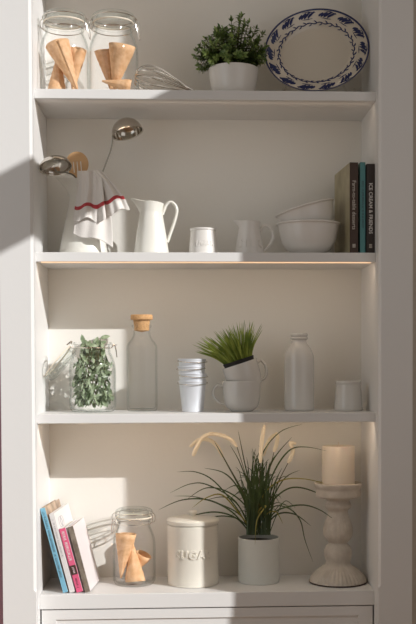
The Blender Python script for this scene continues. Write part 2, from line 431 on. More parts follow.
# ---------------------------------------------------------------- the oval plate on its stand
yp = .095; pc = at(316.7, 51.3, yp); sc = S(yp)
A, B = 53.6*sc, 44.6*sc
pt = thing('oval_plate', 'large oval cream plate with a blue leaf rim propped on a clear stand', 'plate', pc)
tiltM = Matrix.Rotation(math.radians(-14), 4, 'X') @ Matrix.Rotation(math.radians(-17), 4, 'Y')
pt.matrix_world = Matrix.Translation(pc) @ tiltM
prof = [(0, .012), (.30, .012), (.60, .012), (.66, .010), (.70, .006), (.76, .002), (.90, -.004), (.985, -.008), (1.0, -.009), (.99, -.005), (.90, 0), (.76, .006), (.68, .013), (.6, .016), (0, .016)]
def pdepth(r):
    for (r0, d0), (r1, d1) in zip(prof, prof[1:9]):
        if r0 <= r <= r1: return d0 + (d1 - d0)*(r - r0)/(r1 - r0 + 1e-9)
    return -.009
bm = new(); n = 96; rings = []
for r, dd in prof:
    if r == 0: rings.append([bm.verts.new((0, dd, 0))]); continue
    rings.append([bm.verts.new((A*r*math.cos(2*PI*k/n), dd, B*r*math.sin(2*PI*k/n))) for k in range(n)])
for p, q_ in zip(rings, rings[1:]):
    for k in range(n):
        vs = []
        for v in (p[k % len(p)], p[(k+1) % n % len(p)], q_[(k+1) % n % len(q_)], q_[k % len(q_)]):
            if v not in vs: vs.append(v)
        bm.faces.new(vs)
bmesh.ops.recalc_face_normals(bm, faces=bm.faces)
def pp(r, a, off=.0007): return Vector((A*r*math.cos(a), pdepth(r) - off, B*r*math.sin(a)))
def stroke(pts, w0):
    """painted brush stroke lying on the glaze; pts are (r, angle)"""
    P = [pp(r, a) for r, a in pts]; m = len(P); L_, R_ = [], []
    for i in range(m):
        t = (P[min(i+1, m-1)] - P[max(i-1, 0)]).normalized(); s = Vector((-t.z, 0, t.x))
        ww = w0 * math.sin(PI * (.12 + .83*i/(m-1)))
        a_, b_ = P[i] + s*ww, P[i] - s*ww
        L_.append(bm.verts.new(a_)); R_.append(bm.verts.new(b_))
    for i in range(m-1):
        f = bm.faces.new((L_[i], L_[i+1], R_[i+1], R_[i])); f.material_index = 1
def band(r0, r1):
    R0 = [bm.verts.new(pp(r0, 2*PI*k/n)) for k in range(n)]; R1 = [bm.verts.new(pp(r1, 2*PI*k/n)) for k in range(n)]
    for k in range(n):
        f = bm.faces.new((R0[k], R0[(k+1) % n], R1[(k+1) % n], R1[k])); f.material_index = 1
band(.962, .994)
NG = 14
for gi in range(NG):
    a0 = 2*PI*gi/NG
    for j in range(4):
        aa = a0 + j*.088; lj = (1, 1, .85, .6)[j]
        stroke([(.875 + .060*lj, aa), (.875 + .035*lj, aa + .055*lj), (.875 + .005*lj, aa + .10*lj), (.875 - .028*lj, aa + .135*lj), (.875 - .062*lj, aa + .155*lj)], .0040)
    stroke([(.805, a0 + .05), (.800, a0 + .16), (.808, a0 + .30)], .0013)
    stroke([(.915, a0 - .02), (.945, a0 + .12), (.95, a0 + .26)], .0016)
NV = 44
vp = [(.715 + .014*math.sin(2*PI*k/160*NV/2), 2*PI*k/160) for k in range(161)]
for i in range(0, 160, 4): stroke(vp[i:i+6] if i < 155 else vp[i:], .0021)
for k in range(NV):
    a0 = 2*PI*k/NV; s = 1 if k % 2 else -1
    stroke([(.715, a0), (.715 + .025*s, a0 + .03), (.715 + .045*s, a0 + .085)], .0026)
obj('plate_body', bm, [PLATE, BLUE], pt)
es = thing('plate_stand', 'clear acrylic display stand holding up the blue-rimmed plate', 'plate stand', (pc.x, yp, Z1 + .0005))
for s in (-1, 1):
    bm = new(); x = s*35*sc
    tube(bm, bez([(x, -.050, .018), (x, -.048, .004), (x, -.03, .003), (x, .02, .003), (x, .075, .003)], 5), .0026, 8)
    tube(bm, bez([(x, .012, .003), (x*.8, .035, .05), (x*.5, .055, .115)], 5), .0026, 8)
    obj('side_frame', bm, ACRYL, es)
bm = new(); tube(bm, [(-35*sc, .02, .003), (35*sc, .02, .003)], .0026, 8); obj('crossbar', bm, ACRYL, es)
bm = new(); tube(bm, [(-17.5*sc, .055, .115), (17.5*sc, .055, .115)], .0026, 8); obj('crossbar', bm, ACRYL, es)

# ---------------------------------------------------------------- jugs
def jug(name, label, cat, px, y, zs, H, rb, rn, m, spout, handle, rim_r, group=None, lift=.012, neck=.80):
    """tapered pitcher: rb base radius, rn neck radius; spout towards -x; handle points given in (x, z)"""
    t = thing(name, label, cat, (at(px, 250, y).x, y, zs + .0006), group)
    bm = new(); seg = 64; rows = []
    zp = [(0, 0), (rb*.97, 0), (rb, .004), (rb, .02*H + .004)]
    ns = 16
    for k in range(1, ns):
        v = k/ns; zp.append((rb + (rn - rb)*(v**1.05), v*neck*H))
    zp += [(rn, neck*H)]
    for k in range(1, 7):
        v = k/6; zp.append((rn + (rim_r - rn)*v**1.6, (neck + (1 - neck)*v)*H))
    outer = zp; inner = [(max(r - .0028, 0), z - (.0 if i else 0)) for i, (r, z) in enumerate(outer[3:])][::-1]
    allp = outer + [(inner[0][0] + .0014, H + .0012)] + inner + [(0, .03*H + .006)]
    rings = []
    for r, z in allp:
        if r < 1e-6: rings.append([bm.verts.new((0, 0, z))]); continue
        ring = []
        e = max(0, (z/H - neck)/(1 - neck))
        for k in range(seg):
            a = 2*PI*k/seg; c = max(0, -math.cos(a))
            dx = spout * e**1.3 * c**7; dz = lift * e * (c**4 - .3*max(0, math.cos(a))**1)
            ring.append(bm.verts.new((r*math.cos(a) - dx, r*math.sin(a)*(1 - .12*e*c), z + dz)))
        rings.append(ring)
    for p, q_ in zip(rings, rings[1:]):
        for k in range(seg):
            vs = []
            for v in (p[k % len(p)], p[(k+1) % seg % len(p)], q_[(k+1) % seg % len(q_)], q_[k % len(q_)]):
                if v not in vs: vs.append(v)
            if len(vs) > 2: bm.faces.new(vs)
    obj('body', bm, m, t)
    hb = new(); pts = bez([(x, 0, z) for x, z in handle], 8)
    tube(hb, pts, .0042, 10); 
    for v in hb.verts: v.co.y *= 1.5
    obj('handle', hb, m, t)
    return t
yB = .10; s_ = S(yB)
HB = at(155, 203, yB).z - Z2
jb = jug('enamel_pitcher', 'white enamel pitcher in sunlight in the middle of the second shelf, between cup and towel', 'pitcher', 151.5, yB, Z2, HB, 17.8*s_, 11.3*s_, ENAMEL, 7.5*s_,
    [(11*s_, HB - 12*s_), (15*s_, HB - 2*s_), (20*s_, HB + .5*s_), (25*s_, HB - 5*s_), (24*s_, HB - 15*s_), (15.8*s_, HB - 39*s_)], 12.6*s_, lift=.010)
yA = .12; s_ = S(yA); HA = at(80, 181, yA).z - Z2
ja = jug('enamel_jug', 'tall cream enamel jug holding kitchen utensils, a striped towel over its rim', 'jug', 83.5, yA, Z2, HA, 24.5*s_, 13*s_, ENAMEL, 12*s_,
    [(13*s_, HA - 14*s_), (18*s_, HA - 3*s_), (24*s_, HA - 4*s_), (28*s_, HA - 16*s_), (23*s_, HA - 36*s_), (19.5*s_, HA - 45*s_)], 15*s_, lift=.008, neck=.78)
# milk creamer and sugar cup
yC = .075; s_ = S(yC); HC = at(245, 222, yC).z - Z2
jc = jug('milk_creamer', 'small off-white creamer with raised MILK lettering beside the mixing bowls', 'creamer', 249.5, yC, Z2, HC, 15*s_, 10.5*s_, CERAM, 5*s_,
    [(10.5*s_, HC - 9*s_), (15*s_, HC - 4*s_), (21*s_, HC - 7*s_), (23.5*s_, HC - 15*s_), (20*s_, HC - 23*s_), (13.5*s_, HC - 29*s_)], 11*s_, lift=.003)
def coneR(rb, rn, neck, H): return lambda z: rb + (rn - rb)*min(1, max(0, z/(neck*H)))**1.05
wrap_text('MILK', .026, 13*s_, .026, -PI/2 + .05, CERAM, jc, .0045, .001, 1.15, coneR(15*s_, 10.5*s_, .8, HC))
HS = at(203, 229, yC).z - Z2
sp = thing('sugar_cup', 'small off-white handleless cup with raised SUGAR lettering beside the creamer', 'cup', (at(203.3, 240, yC).x, yC, Z2 + .0006))
bm = new(); rb, rt = 14.2*s_, 12.7*s_
lathe(bm, smoothprof([(0, 0), (rb*.93, 0), (rb, .005), (rb*.99, .3*HS), (rt, .86*HS), (rt*.99, .90*HS), (rt*1.04, .93*HS), (rt*1.05, .98*HS), (rt, HS), (rt*.94, .97*HS), (rt*.92, .8*HS), (rb*.92, .1*HS), (0, .07*HS)], 4), 56)
obj('body', bm, CERAM, sp)
wrap_text('SUGAR', .0175, rb, .026, -PI/2, CERAM, sp, .004, .0008, 1.1, lambda z: rb + (rt - rb)*z/(.86*HS))

# ---------------------------------------------------------------- utensils in the tall jug
def ladle(name, label, bowl_c, Rb, axis, depth_f, path, cat):
    """bowl = cap of a sphere; axis points out of its hollow side; path = handle points"""
    bowl_c = Vector(bowl_c); t = thing(name, label, cat, bowl_c)
    q_ = Vector(axis).normalized().to_track_quat('Z', 'Y').to_matrix().to_4x4()
    bm = new(); pr = []
    nn = 14
    for k in range(nn + 1):
        a = PI/2 * k/nn; pr.append((Rb*math.sin(a), -Rb*depth_f*math.cos(a)))
    pr += [(Rb*1.03, .0006), (Rb*1.03, .0016), (Rb*.985, .001)]
    for k in range(nn, -1, -1):
        a = PI/2 * k/nn; pr.append(((Rb - .0012)*math.sin(a)*.99, -(Rb*depth_f - .0012)*math.cos(a)))
    lathe(bm, pr, 48); bo = obj('bowl', bm, STEEL, t); bo.matrix_local = q_
    hb = new(); pts = [Vector(p) - bowl_c for p in bez(path, 8)]; tube(hb, pts, .0020, 8); obj('handle', hb, STEELD, t)
    return t
c = at(127.5, 133, .12)
ladle('soup_ladle', 'steel ladle standing highest in the tall jug, its bowl turned over', c, 15.6*S(.12), (.26, -.17, -.95), .95,
      [at(112.8, 137, .115), at(111.8, 146, .118), at(108, 158, .12), at(103, 171, .12), at(95, 195, .12), at(90, 215, .12)], 'ladle')
c = at(55.4, 167, .06)
ladle('serving_ladle', 'short steel ladle resting in the spout of the tall jug by the left side', c, 15.8*S(.06), (.16, -.33, -.90), .6,
      [at(54, 168, .035), at(58, 172, .035), at(66, 172.5, .07), at(76, 178, .12), at(84, 200, .13)], 'ladle')
# slotted wooden spatula: outline with three real slots
cu = bpy.data.curves.new('spatula', 'CURVE'); cu.dimensions = '2D'; cu.fill_mode = 'BOTH'; cu.extrude = .0022; cu.bevel_depth = .0006
def spl(pts):
    s = cu.splines.new('POLY'); s.points.add(len(pts) - 1)
    for p, c_ in zip(s.points, pts): p.co = (c_[0], c_[1], 0, 1)
    s.use_cyclic_u = True
u = S(.14); Rs = 11.3*u
out = [(Rs*math.cos(a)*.97, Rs*math.sin(a)*1.05) for a in [math.radians(-55 + 290*k/36) for k in range(37)]]
out += [(-.007, -Rs*1.25), (-.006, -.12), (.006, -.12), (.007, -Rs*1.25)]
spl(out)
for k in (-1, 0, 1):
    x = k*.0095; spl([(x - .0019, -.022), (x - .0019, .006), (x, .008), (x + .0019, .006), (x + .0019, -.022), (x, -.024)])
o = bpy.data.objects.new('tmp', cu); C.collection.objects.link(o); bpy.context.view_layer.update()
me = bpy.data.meshes.new_from_object(o.evaluated_get(bpy.context.evaluated_depsgraph_get())); bpy.data.objects.remove(o); me.materials.clear()
so_ = link('slotted_spatula', me, WOODS); so_.matrix_world = Matrix.Translation(at(77.2, 164, .145)) @ Matrix.Rotation(math.radians(-5), 4, 'Y') @ Matrix.Rotation(math.radians(90), 4, 'X')
tag(so_, 'round-headed slotted wooden spatula standing in the tall jug', 'spatula')

# ---------------------------------------------------------------- tea towel
def towel_mat():
    m = mat('striped_towel_cloth', (.80, .75, .72), .9); nt = m.node_tree; b = nt.nodes['Principled BSDF']
    uv = nt.nodes.new('ShaderNodeUVMap'); sep = nt.nodes.new('ShaderNodeSeparateXYZ'); nt.links.new(uv.outputs[0], sep.inputs[0])
    r = nt.nodes.new('ShaderNodeValToRGB'); r.color_ramp.interpolation = 'CONSTANT'
    el = r.color_ramp.elements; base = (.80, .76, .72, 1); red = (.50, .045, .055, 1)
    el[0].position = 0; el[0].color = base; el[1].position = .675; el[1].color = red
    e = el.new(.745); e.color = base
    nt.links.new(sep.outputs[1], r.inputs[0]); nt.links.new(r.outputs[0], b.inputs['Base Color'])
    wv = nt.nodes.new('ShaderNodeTexNoise'); wv.inputs['Scale'].default_value = 500
    tc = nt.nodes.new('ShaderNodeTexCoord'); nt.links.new(tc.outputs['Object'], wv.inputs[0])
    bp = nt.nodes.new('ShaderNodeBump'); bp.inputs['Distance'].default_value = .0008; nt.links.new(wv.outputs['Fac'], bp.inputs['Height']); nt.links.new(bp.outputs[0], b.inputs['Normal'])
    b.inputs['Sheen Weight'].default_value = .3
    return m
TOWEL = towel_mat()
bm = new(); uvl = bm.loops.layers.uv.new('UVMap')
def cloth(left, right_, yf, nfold, amp, nu=44, nv=34, vs=0.0, ve=1.0, hem=0):
    """a hanging panel between two edge polylines (photo positions), folded in depth; yf(u, v) = depth"""
    def pl_(P, v):
        x = v*(len(P) - 1); i = min(int(x), len(P) - 2); f = x - i
        return (P[i][0]*(1-f) + P[i+1][0]*f, P[i][1]*(1-f) + P[i+1][1]*f)
    L_, R_ = smoothprof(left, 6), smoothprof(right_, 6); G = []
    for j in range(nv + 1):
        v = j/nv; a, b = pl_(L_, v), pl_(R_, v); row = []
        for i in range(nu + 1):
            u_ = i/nu; y = yf(u_, v) + amp*(.35 + .65*v)*math.sin(2*PI*nfold*u_ + 1.1*math.sin(2.3*v) + .4) + .4*amp*math.sin(2*PI*nfold*2.3*u_ + 2*v)
            p = at(a[0]*(1-u_) + b[0]*u_, a[1]*(1-u_) + b[1]*u_ + hem*v*math.sin(2*PI*nfold*u_ + .4), y); row.append((bm.verts.new(p), (u_, vs + (ve - vs)*v)))
        G.append(row)
    for j in range(nv):
        for i in range(nu):
            q4 = (G[j][i], G[j][i+1], G[j+1][i+1], G[j+1][i]); f = bm.faces.new([a[0] for a in q4])
            for lp, a in zip(f.loops, q4): lp[uvl].uv = a[1]
yf0 = yA - 13*S(yA)
# front left fall, with the red line low down
cloth([(77, 171), (77, 190), (75, 205), (73, 219)], [(101, 171), (103, 186), (104, 202), (106, 221)], lambda u_, v: yA - .043 - .030*v, 1.6, .007, hem=2.5, ve=1.0)
# the layer behind it, longer
cloth([(78, 176), (77, 195), (75, 215), (73, 233)], [(103, 176), (108, 196), (112, 222), (113, 246)], lambda u_, v: yA - .040 - .029*v, 1.1, .006, hem=2.0, ve=.62)
# the wing that falls off to the right
cloth([(92, 171), (99, 185), (104, 200), (108, 215)], [(101, 170), (112, 181), (123, 194), (130, 208)], lambda u_, v: yA - .046 - .020*v, 1.2, .006, hem=2.0, ve=1.0)
# over the rim and down inside the jug
cloth([(77, 171), (77, 172), (78, 176)], [(101, 170), (101, 171), (100, 175)], lambda u_, v: yA - .043 + .030*v, 1.6, .003, nv=8, ve=.1)
tw = obj('tea_towel', bm, TOWEL)
sm = tw.modifiers.new('thickness', 'SOLIDIFY'); sm.thickness = .0012
tag(tw, 'white tea towel with red stripes draped over the front of the tall jug', 'towel')

# ---------------------------------------------------------------- mixing bowls
def bowl_prof(R, H, foot=.45, th=.0035):
    o = smoothprof([(0, 0), (foot*R, 0), (foot*R, .004), (foot*R*1.1, .006), (.74*R, .22*H), (.89*R, .5*H), (.96*R, .85*H), (.985*R, .93*H), (R*1.03, .95*H), (R*1.03, .985*H), (R, H)], 4)
    i = smoothprof([(R*.965, .985*H), (.93*R, .85*H), (.86*R, .5*H), (.70*R, .24*H), (.4*R, .07*H + .004), (0, .06*H + .004)], 4)
    return o + i
yb = .09; s_ = S(yb); Rb = 31.2*s_; Hb = at(308, 219.5, yb - Rb).z - Z2
b1 = tag(obj('mixing_bowl', (lambda b: (lathe(b, bowl_prof(Rb, Hb), 64), b)[1])(new()), CERAM), 'white ceramic mixing bowl standing on the second shelf beneath the tilted bowl', 'bowl', 'stacked mixing bowls')
b1.location = (at(308.5, 230, yb).x, yb, Z2 + .0006)
b2 = tag(obj('mixing_bowl', (lambda b: (lathe(b, bowl_prof(Rb*.935, Hb*.92), 64), b)[1])(new()), CERAM), 'white ceramic mixing bowl resting tilted inside the lower bowl', 'bowl', 'stacked mixing bowls')
ctr = at(304.3, 207.3, yb)                       # centre of its rim
Rt_ = Matrix.Rotation(math.radians(-16), 4, 'Y')
b2.matrix_world = Matrix.Translation(ctr) @ Rt_ @ Matrix.Translation((0, 0, -Hb*.92))

# ---------------------------------------------------------------- books
def marks(bm, x0, x1, z0, z1, y, rn, slant=0, gap=.25):
    """a line of small illegible letter strokes on a spine, running along z"""
    z = z0; idx = 0
    while z < z1:
        L = (x1 - x0) * rn.uniform(.35, .75)
        if rn.random() < .12: z += L; continue
        w_ = (x1 - x0)
        k = rn.choice((0, 1, 2))
        box(bm, (x0, y - .0004, z), (x1, y, z + L*.28))
        if k > 0: box(bm, (x0 if k == 1 else x0 + w_*.4, y - .0004, z + L*.28), (x0 + w_*(.25 if k == 1 else .65), y, z + L*.8))
        if k != 1: box(bm, (x0 + w_*.1, y - .0004, z + L*.62), (x1, y, z + L*.85))
        z += L*(1 + gap)
def book(label, mtx, th, H, Dp, cov, spine, group, cover2=None, lettering=None, extra=None):
    t = thing('hardback_book', label, 'book', (0, 0, 0), group); t.matrix_world = mtx
    bm = new(); b = .0018
    box(bm, (0, 0, 0), (b, Dp, H), .0004); box(bm, (th - b, 0, 0), (th, Dp, H), .0004); obj('cover', bm, cov, t, False)
    bm = new(); box(bm, (-.0001, -.0008, 0), (th + .0001, b, H), .0006); sp_ = obj('spine', bm, spine, t, False)
    bm = new(); box(bm, (b, b, .003), (th - b, Dp - .003, H - .003)); obj('pages', bm, PAGES, t, False)
    if lettering: lettering(t, th, H, Dp, sp_)
    return t
def spine_text(s, size, colm, zc, bold=.0, shear=0, spacing=1):
    def f(t, th, H, Dp, sp_):
        me = text_mesh(s, size, .0006, shear, bold, spacing)
        for v in me.vertices:                    # read top to bottom
            v.co = Vector((th/2 + v.co.y, -.0011 - v.co.z, zc*H - v.co.x))
        link('lettering', me, colm, sp_)
    return f
def both(*fs):
    def f(*a):
        for g_ in fs: g_(*a)
    return f
def spine_marks(f0, f1, z0, z1, colm, seed):
    def f(t, th, H, Dp, sp_):
        bm = new(); marks(bm, th*f0, th*f1, z0*H, z1*H, -.0009, random.Random(seed)); obj('lettering', bm, colm, sp_, False)
    return f
def panel(z0, z1, colm, name='spine_patch'):
    def f(t, th, H, Dp, sp_):
        bm = new(); box(bm, (.0004, -.0012, z0*H), (th - .0004, -.0008, z1*H)); obj(name, bm, colm, sp_, False)
    return f
def emblem(z0, z1, colm):
    def f(t, th, H, Dp, sp_):
        bm = new(); zc = (z0 + z1)/2*H; hh = (z1 - z0)/2*H
        for k in (-1, 0, 1): box(bm, (th*.32, -.0012, zc + k*hh*.7 - hh*.22), (th*.68, -.0008, zc + k*hh*.7 + hh*.22))
        obj('emblem', bm, colm, sp_, False)
    return f
SILVER = flat('pale_print', (.62, .57, .50)); WHITEP = flat('white_print', (.82, .80, .78)); DARKP = flat('dark_print', (.05, .08, .10))
BROWN = mat('dark_brown_cloth', (.060, .033, .022), .6); TEAL = mat('teal_cloth', (.09, .26, .27), .55); CHAR = mat('charcoal_brown_cloth', (.045, .034, .032), .55)
OLIVE = mat('olive_photo_cover', (.46, .41, .26), .4, noise=(14, (.30, .25, .14)))
yk = .012; g = 'cookbooks on the second shelf'
def up_book(px0, px1, pyt, lab, cov, spine, let, far=None, Dp=.185):
    p0, p1 = at(px0, pyt, yk), at(px1, pyt, yk); th = p1.x - p0.x; H = p0.z - Z2
    rz = 0 if far is None else math.atan2(p0.x - at(far, 200, yk + Dp).x, Dp)
    return book(lab, Matrix.Translation((p0.x, yk, Z2 + .0005)) @ Matrix.Rotation(rz, 4, 'Z'), th, H, Dp, cov, spine, g, lettering=let)
up_book(349.8, 358.2, 162.5, 'brown-spined Farm-to-table desserts book beside the mixing bowls', OLIVE, BROWN,
        both(spine_text('Farm-to-table desserts', .0135, SILVER, .53), emblem(.06, .10, SILVER)), far=334.5, Dp=.19)
up_book(360.2, 365.3, 162.3, 'slim teal book between the two dark-spined cookbooks', TEAL, TEAL, spine_marks(.3, .72, .27, .8, DARKP, 4))
up_book(366.6, 374.6, 164.0, 'dark ICE CREAM & FRIENDS book against the right side of the case', CHAR, CHAR,
        both(spine_text('ICE CREAM & FRIENDS', .0128, WHITEP, .50, .0002), emblem(.055, .10, SILVER)))
# leaning books at the bottom left
BLUEC = mat('sky_blue_spine', (.22, .50, .66), .5); PINK = mat('pink_spine', (.80, .13, .26), .5); WHITEB = mat('white_book_cover', (.78, .75, .74), .5)
TAN = mat('tan_photo_cover', (.62, .47, .34), .5, noise=(28, (.22, .14, .10))); UMBER = mat('umber_photo_spine', (.17, .13, .10), .5, noise=(60, (.30, .25, .20)))
PALEPINK = mat('pale_pink_white_cover', (.78, .72, .73), .5); GREYP = flat('grey_print', (.42, .40, .42)); PINKL = flat('pale_pink_print', (.92, .68, .74))
yb0 = .032; g = 'leaning cookbooks on the counter'
def lean(px, py_t, px_t, th_px, lab, cov, spine, let, Dp, rz=-5):
    p0 = at(px, 594.5, yb0); p0.z = .0006; pt_ = at(px_t, py_t, yb0)
    H = (pt_ - p0).length; ang = math.atan2(p0.x - pt_.x, pt_.z - p0.z)
    return book(lab, Matrix.Translation(p0) @ Matrix.Rotation(math.radians(rz), 4, 'Z') @ Matrix.Rotation(-ang, 4, 'Y'), th_px*S(yb0)*math.cos(ang), H, Dp, cov, spine, g, lettering=let)
lean(63.2, 509, 39.7, 5.0, 'tall blue-spined book leaning nearest the left side of the bookcase', TAN, BLUEC, spine_marks(.28, .70, .18, .96, DARKP, 9), .175)
def white_let(t, th, H, Dp, sp_):
    spine_marks(.3, .65, .45, .92, GREYP, 3)(t, th, H, Dp, sp_)
    bm = new()                                   # line drawing on the front cover
    for rr, dy in ((.017, -.009), (.017, .009), (.010, 0)):
        pts = [(th + .0003, 0.055 + dy + rr*math.cos(2*PI*k/24), H - .030 + rr*math.sin(2*PI*k/24)*.8) for k in range(24)]
        tube(bm, pts, .0007, 4, closed=True)
    obj('cover_drawing', bm, GREYP, t)
lean(69.8, 514.5, 48.6, 5.2, 'white book with a ring drawing on its cover, leaning between the blue and pink books', WHITEB, WHITEB, white_let, .185)
lean(76.8, 529.5, 58.8, 6.6, 'short pink-spined book leaning on the white book', WHITEB, PINK,
     both(spine_marks(.25, .72, .50, .93, WHITEP, 12), panel(.275, .42, BROWN), spine_marks(.35, .65, .30, .39, PINKL, 5), spine_marks(.35, .62, .07, .22, BROWN, 6)), .15)
lean(85.2, 527.5, 67.6, 5.4, 'short dark-spined book with a white cover, last of the leaning row towards the jar', PALEPINK, UMBER, spine_marks(.35, .6, .1, .17, TAN, 8), .15)

# ---------------------------------------------------------------- shelf three
yj3 = .125
j3 = jar(92, yj3, Z3, 23.0*S(yj3), .212, 'open glass clip-top jar full of green leaves, its lid hanging to the left', opened=True)
rn = random.Random(11); bm = new(); st = new(); Rj = 23.0*S(yj3); Hj = .205
for i in range(420):
    z = rn.uniform(.02, .80)*Hj; Rm_ = Rj*.91 if z < .6*Hj else Rj*.62
    a = rn.uniform(0, 2*PI); r = Rm_*math.sqrt(rn.uniform(.3, 1))*.98
    p = Vector((r*math.cos(a), r*math.sin(a), z)); L = rn.uniform(.019, .032)
    d = Vector((rn.uniform(-1, 1), rn.uniform(-1, 1), rn.uniform(-.9, 1.1))).normalized()
    e = p + d*L
    if math.hypot(e.x, e.y) > Rm_ or e.z < .010: d = Vector((-p.x*12, -p.y*12, .7 + rn.uniform(-.5, .5))).normalized()
    leaf(bm, p, d, Vector((rn.uniform(-1, 1), -1, rn.uniform(-1, 1))), L, L*.34, .3)
for (dx, dz, dd) in ((-.022, .170, (-.2, -.2, 1)), (.020, .186, (1, -.1, .25)), (.004, .166, (.3, 0, .7)), (-.008, .166, (-.6, .1, .6)), (.014, .166, (.8, 0, .5))):
    leaf(bm, Vector((dx, 0, dz)), Vector(dd), Vector((0, -1, .3)), .027, .012, .15)
for i in range(16):
    a = rn.uniform(0, 2*PI); tube(st, bez([(.03*math.cos(a), .03*math.sin(a), .012), (.035*math.cos(a+.6), .035*math.sin(a+.6), .09), (.022*math.cos(a+1), .022*math.sin(a+1), .172)], 6), .001, 5)
hb = thing('herb_bunch', 'bunch of small green leaves packed inside the open jar', 'herbs', (j3.location.x, yj3, Z3 + .006))
obj('leaves', bm, LEAFB, hb); obj('stems', st, STEM, hb)
# bottle with cork
yb = .12; s_ = S(yb)
bo = thing('glass_bottle', 'tall clear glass bottle closed with a cork stopper', 'bottle', (at(142, 380, yb).x, yb, Z3 + .0006))
zsh = at(142, 345, yb).z - Z3; znk = at(142, 327, yb).z - Z3; R_ = 15.2*s_; rn_ = 8.6*s_
o_ = smoothprof([(0, .004), (.8*R_, .001), (.95*R_, .005), (R_, .016), (R_, .5*zsh), (R_, zsh - .012), (.96*R_, zsh), (.72*R_, zsh + .014), (rn_, zsh + .026), (rn_*.98, znk - .004), (rn_*1.12, znk), (rn_*1.12, znk + .005)], 4)
bm = new(); lathe(bm, o_ + [(max(r - .0028, 0), z + (.006 if z < .02 else 0)) for r, z in o_][::-1], 56); obj('glass_body', bm, GLASS, bo)
ck = new(); zc1 = at(142, 320, yb).z - Z3; zc2 = at(142, 315, yb).z - Z3; rc = 10.8*s_
lathe(ck, [(0, znk - .014), (rn_*.86, znk - .010), (rn_*.90, znk + .004), (rn_*.98, zc1), (rc, zc1), (rc*1.02, zc1 + .002), (rc*1.02, zc2 - .002), (rc*.98, zc2), (0, zc2)], 40); obj('cork_stopper', ck, CORK, bo)
# nested metal cups
yk3 = .10; s_ = S(yk3); g = 'nested metal cups'
hc = at(193, 381, yk3).z - Z3; pitch = 7.3*s_; x0 = at(192.6, 390, yk3).x
words = ['lowest of the four nested pale metal cups, standing on the shelf', 'second pale metal cup from the bottom of the nested stack', 'third pale metal cup from the bottom of the nested stack', 'topmost pale metal cup of the nested stack']
def cup_parts(t):
    rb, rt = 10.4*s_, 13.6*s_
    pr = [(0, .0035), (rb*.86, .003), (rb*.9, 0), (rb, .0), (rb*1.02, .003), (rt, hc - .003), (rt + .0018, hc - .0022), (rt + .0018, hc), (rt, hc + .0003), (rt - .0011, hc - .001), (rb*.97, .006), (0, .006)]
    bm = new(); lathe(bm, pr, 48); a = obj('body', bm, ZINC, t)
    wb = new(); pts = []
    for k in range(25):
        q4 = PI + PI*k/24; pts.append(((rt + .0042)*math.cos(q4), (rt + .0042)*math.sin(q4), hc - .006 - .004*math.sin(PI*k/24)))
    pts = [(-rt - .001, 0, hc - .004)] + pts + [(rt + .001, 0, hc - .004)]
    tube(wb, pts, .0009, 6); b = obj('handle', wb, WIRE, t)
    return a, b
first = thing('metal_cup', words[0], 'cup', (x0, yk3, Z3 + .0006), g); kids = cup_parts(first)
for i in range(1, 4):
    c_ = first.copy(); C.collection.objects.link(c_); c_['label'] = words[i]
    c_.location = (x0 - .0006*i, yk3, Z3 + .0006 + pitch*i); c_.rotation_euler = (0, math.radians((0, 1.0, -.8, .6)[i]), (0, .5, -.45, .35)[i])
    for kk in kids:
        d_ = kk.copy(); C.collection.objects.link(d_); d_.parent = c_
# stacked mugs
def mug(label, R, H, hs, rotm, e=1.0, grp='stacked white mugs'):
    t = thing('white_mug', label, 'mug', (0, 0, 0), grp); t.matrix_world = rotm
    bm = new(); pr = smoothprof([(0, .003), (.50*R, .002), (.54*R, 0), (.60*R, .002), (.84*R, .16*H), (.96*R, .42*H), (R, .75*H), (R, H - .001), (R - .0012, H + .0008), (R - .0035, H - .001), (R - .004, .75*H), (.92*R, .42*H), (.78*R, .2*H), (.5*R, .08*H + .003), (0, .07*H + .003)], 4)
    lathe(bm, pr, 56); obj('body', bm, CERAMD, t)
    hb_ = new(); tube(hb_, bez([(hs*(R - .002), 0, .84*H), (hs*(R + .014*e), 0, .88*H), (hs*(R + .025*e), 0, .70*H), (hs*(R + .022*e), 0, .45*H), (hs*(R + .008*e), 0, .28*H), (hs*.86*R, 0, .24*H)], 6), .0036, 10)
    for v in hb_.verts: v.co.y *= 1.5
    obj('handle', hb_, CERAMD, t); return t
ym = .10; s_ = S(ym); Hm = at(241, 381.5, ym).z - Z3; Rm1 = 18.8*s_
mug('rounded white mug standing on the shelf under the tilted mug, handle to the left', Rm1, Hm, -1, Matrix.Translation((at(241.8, 390, ym).x, ym, Z3 + .0006)))
rimc = at(239.5, 364.0, ym); TM = Matrix.Rotation(math.radians(-18), 4, 'Y')
mug('white mug leaning inside the lower mug and holding the short grass', Rm1*.955, Hm*.97, 1, Matrix.Translation(rimc) @ TM @ Matrix.Translation((0, 0, -Hm*.97)), e=.62)
gp = thing('grass_plant', 'short green grass plant in a black liner set in the tilted mug', 'potted plant', rimc); gp.matrix_world = Matrix.Translation(rimc) @ TM
bm = new(); rr = Rm1*.86; lathe(bm, [(0, -.045), (rr*.72, -.045), (rr*.93, .0), (rr*1.0, .0105), (rr*.95, .0115), (rr*.9, .008), (0, .007)], 48); obj('liner', bm, BLACK, gp)
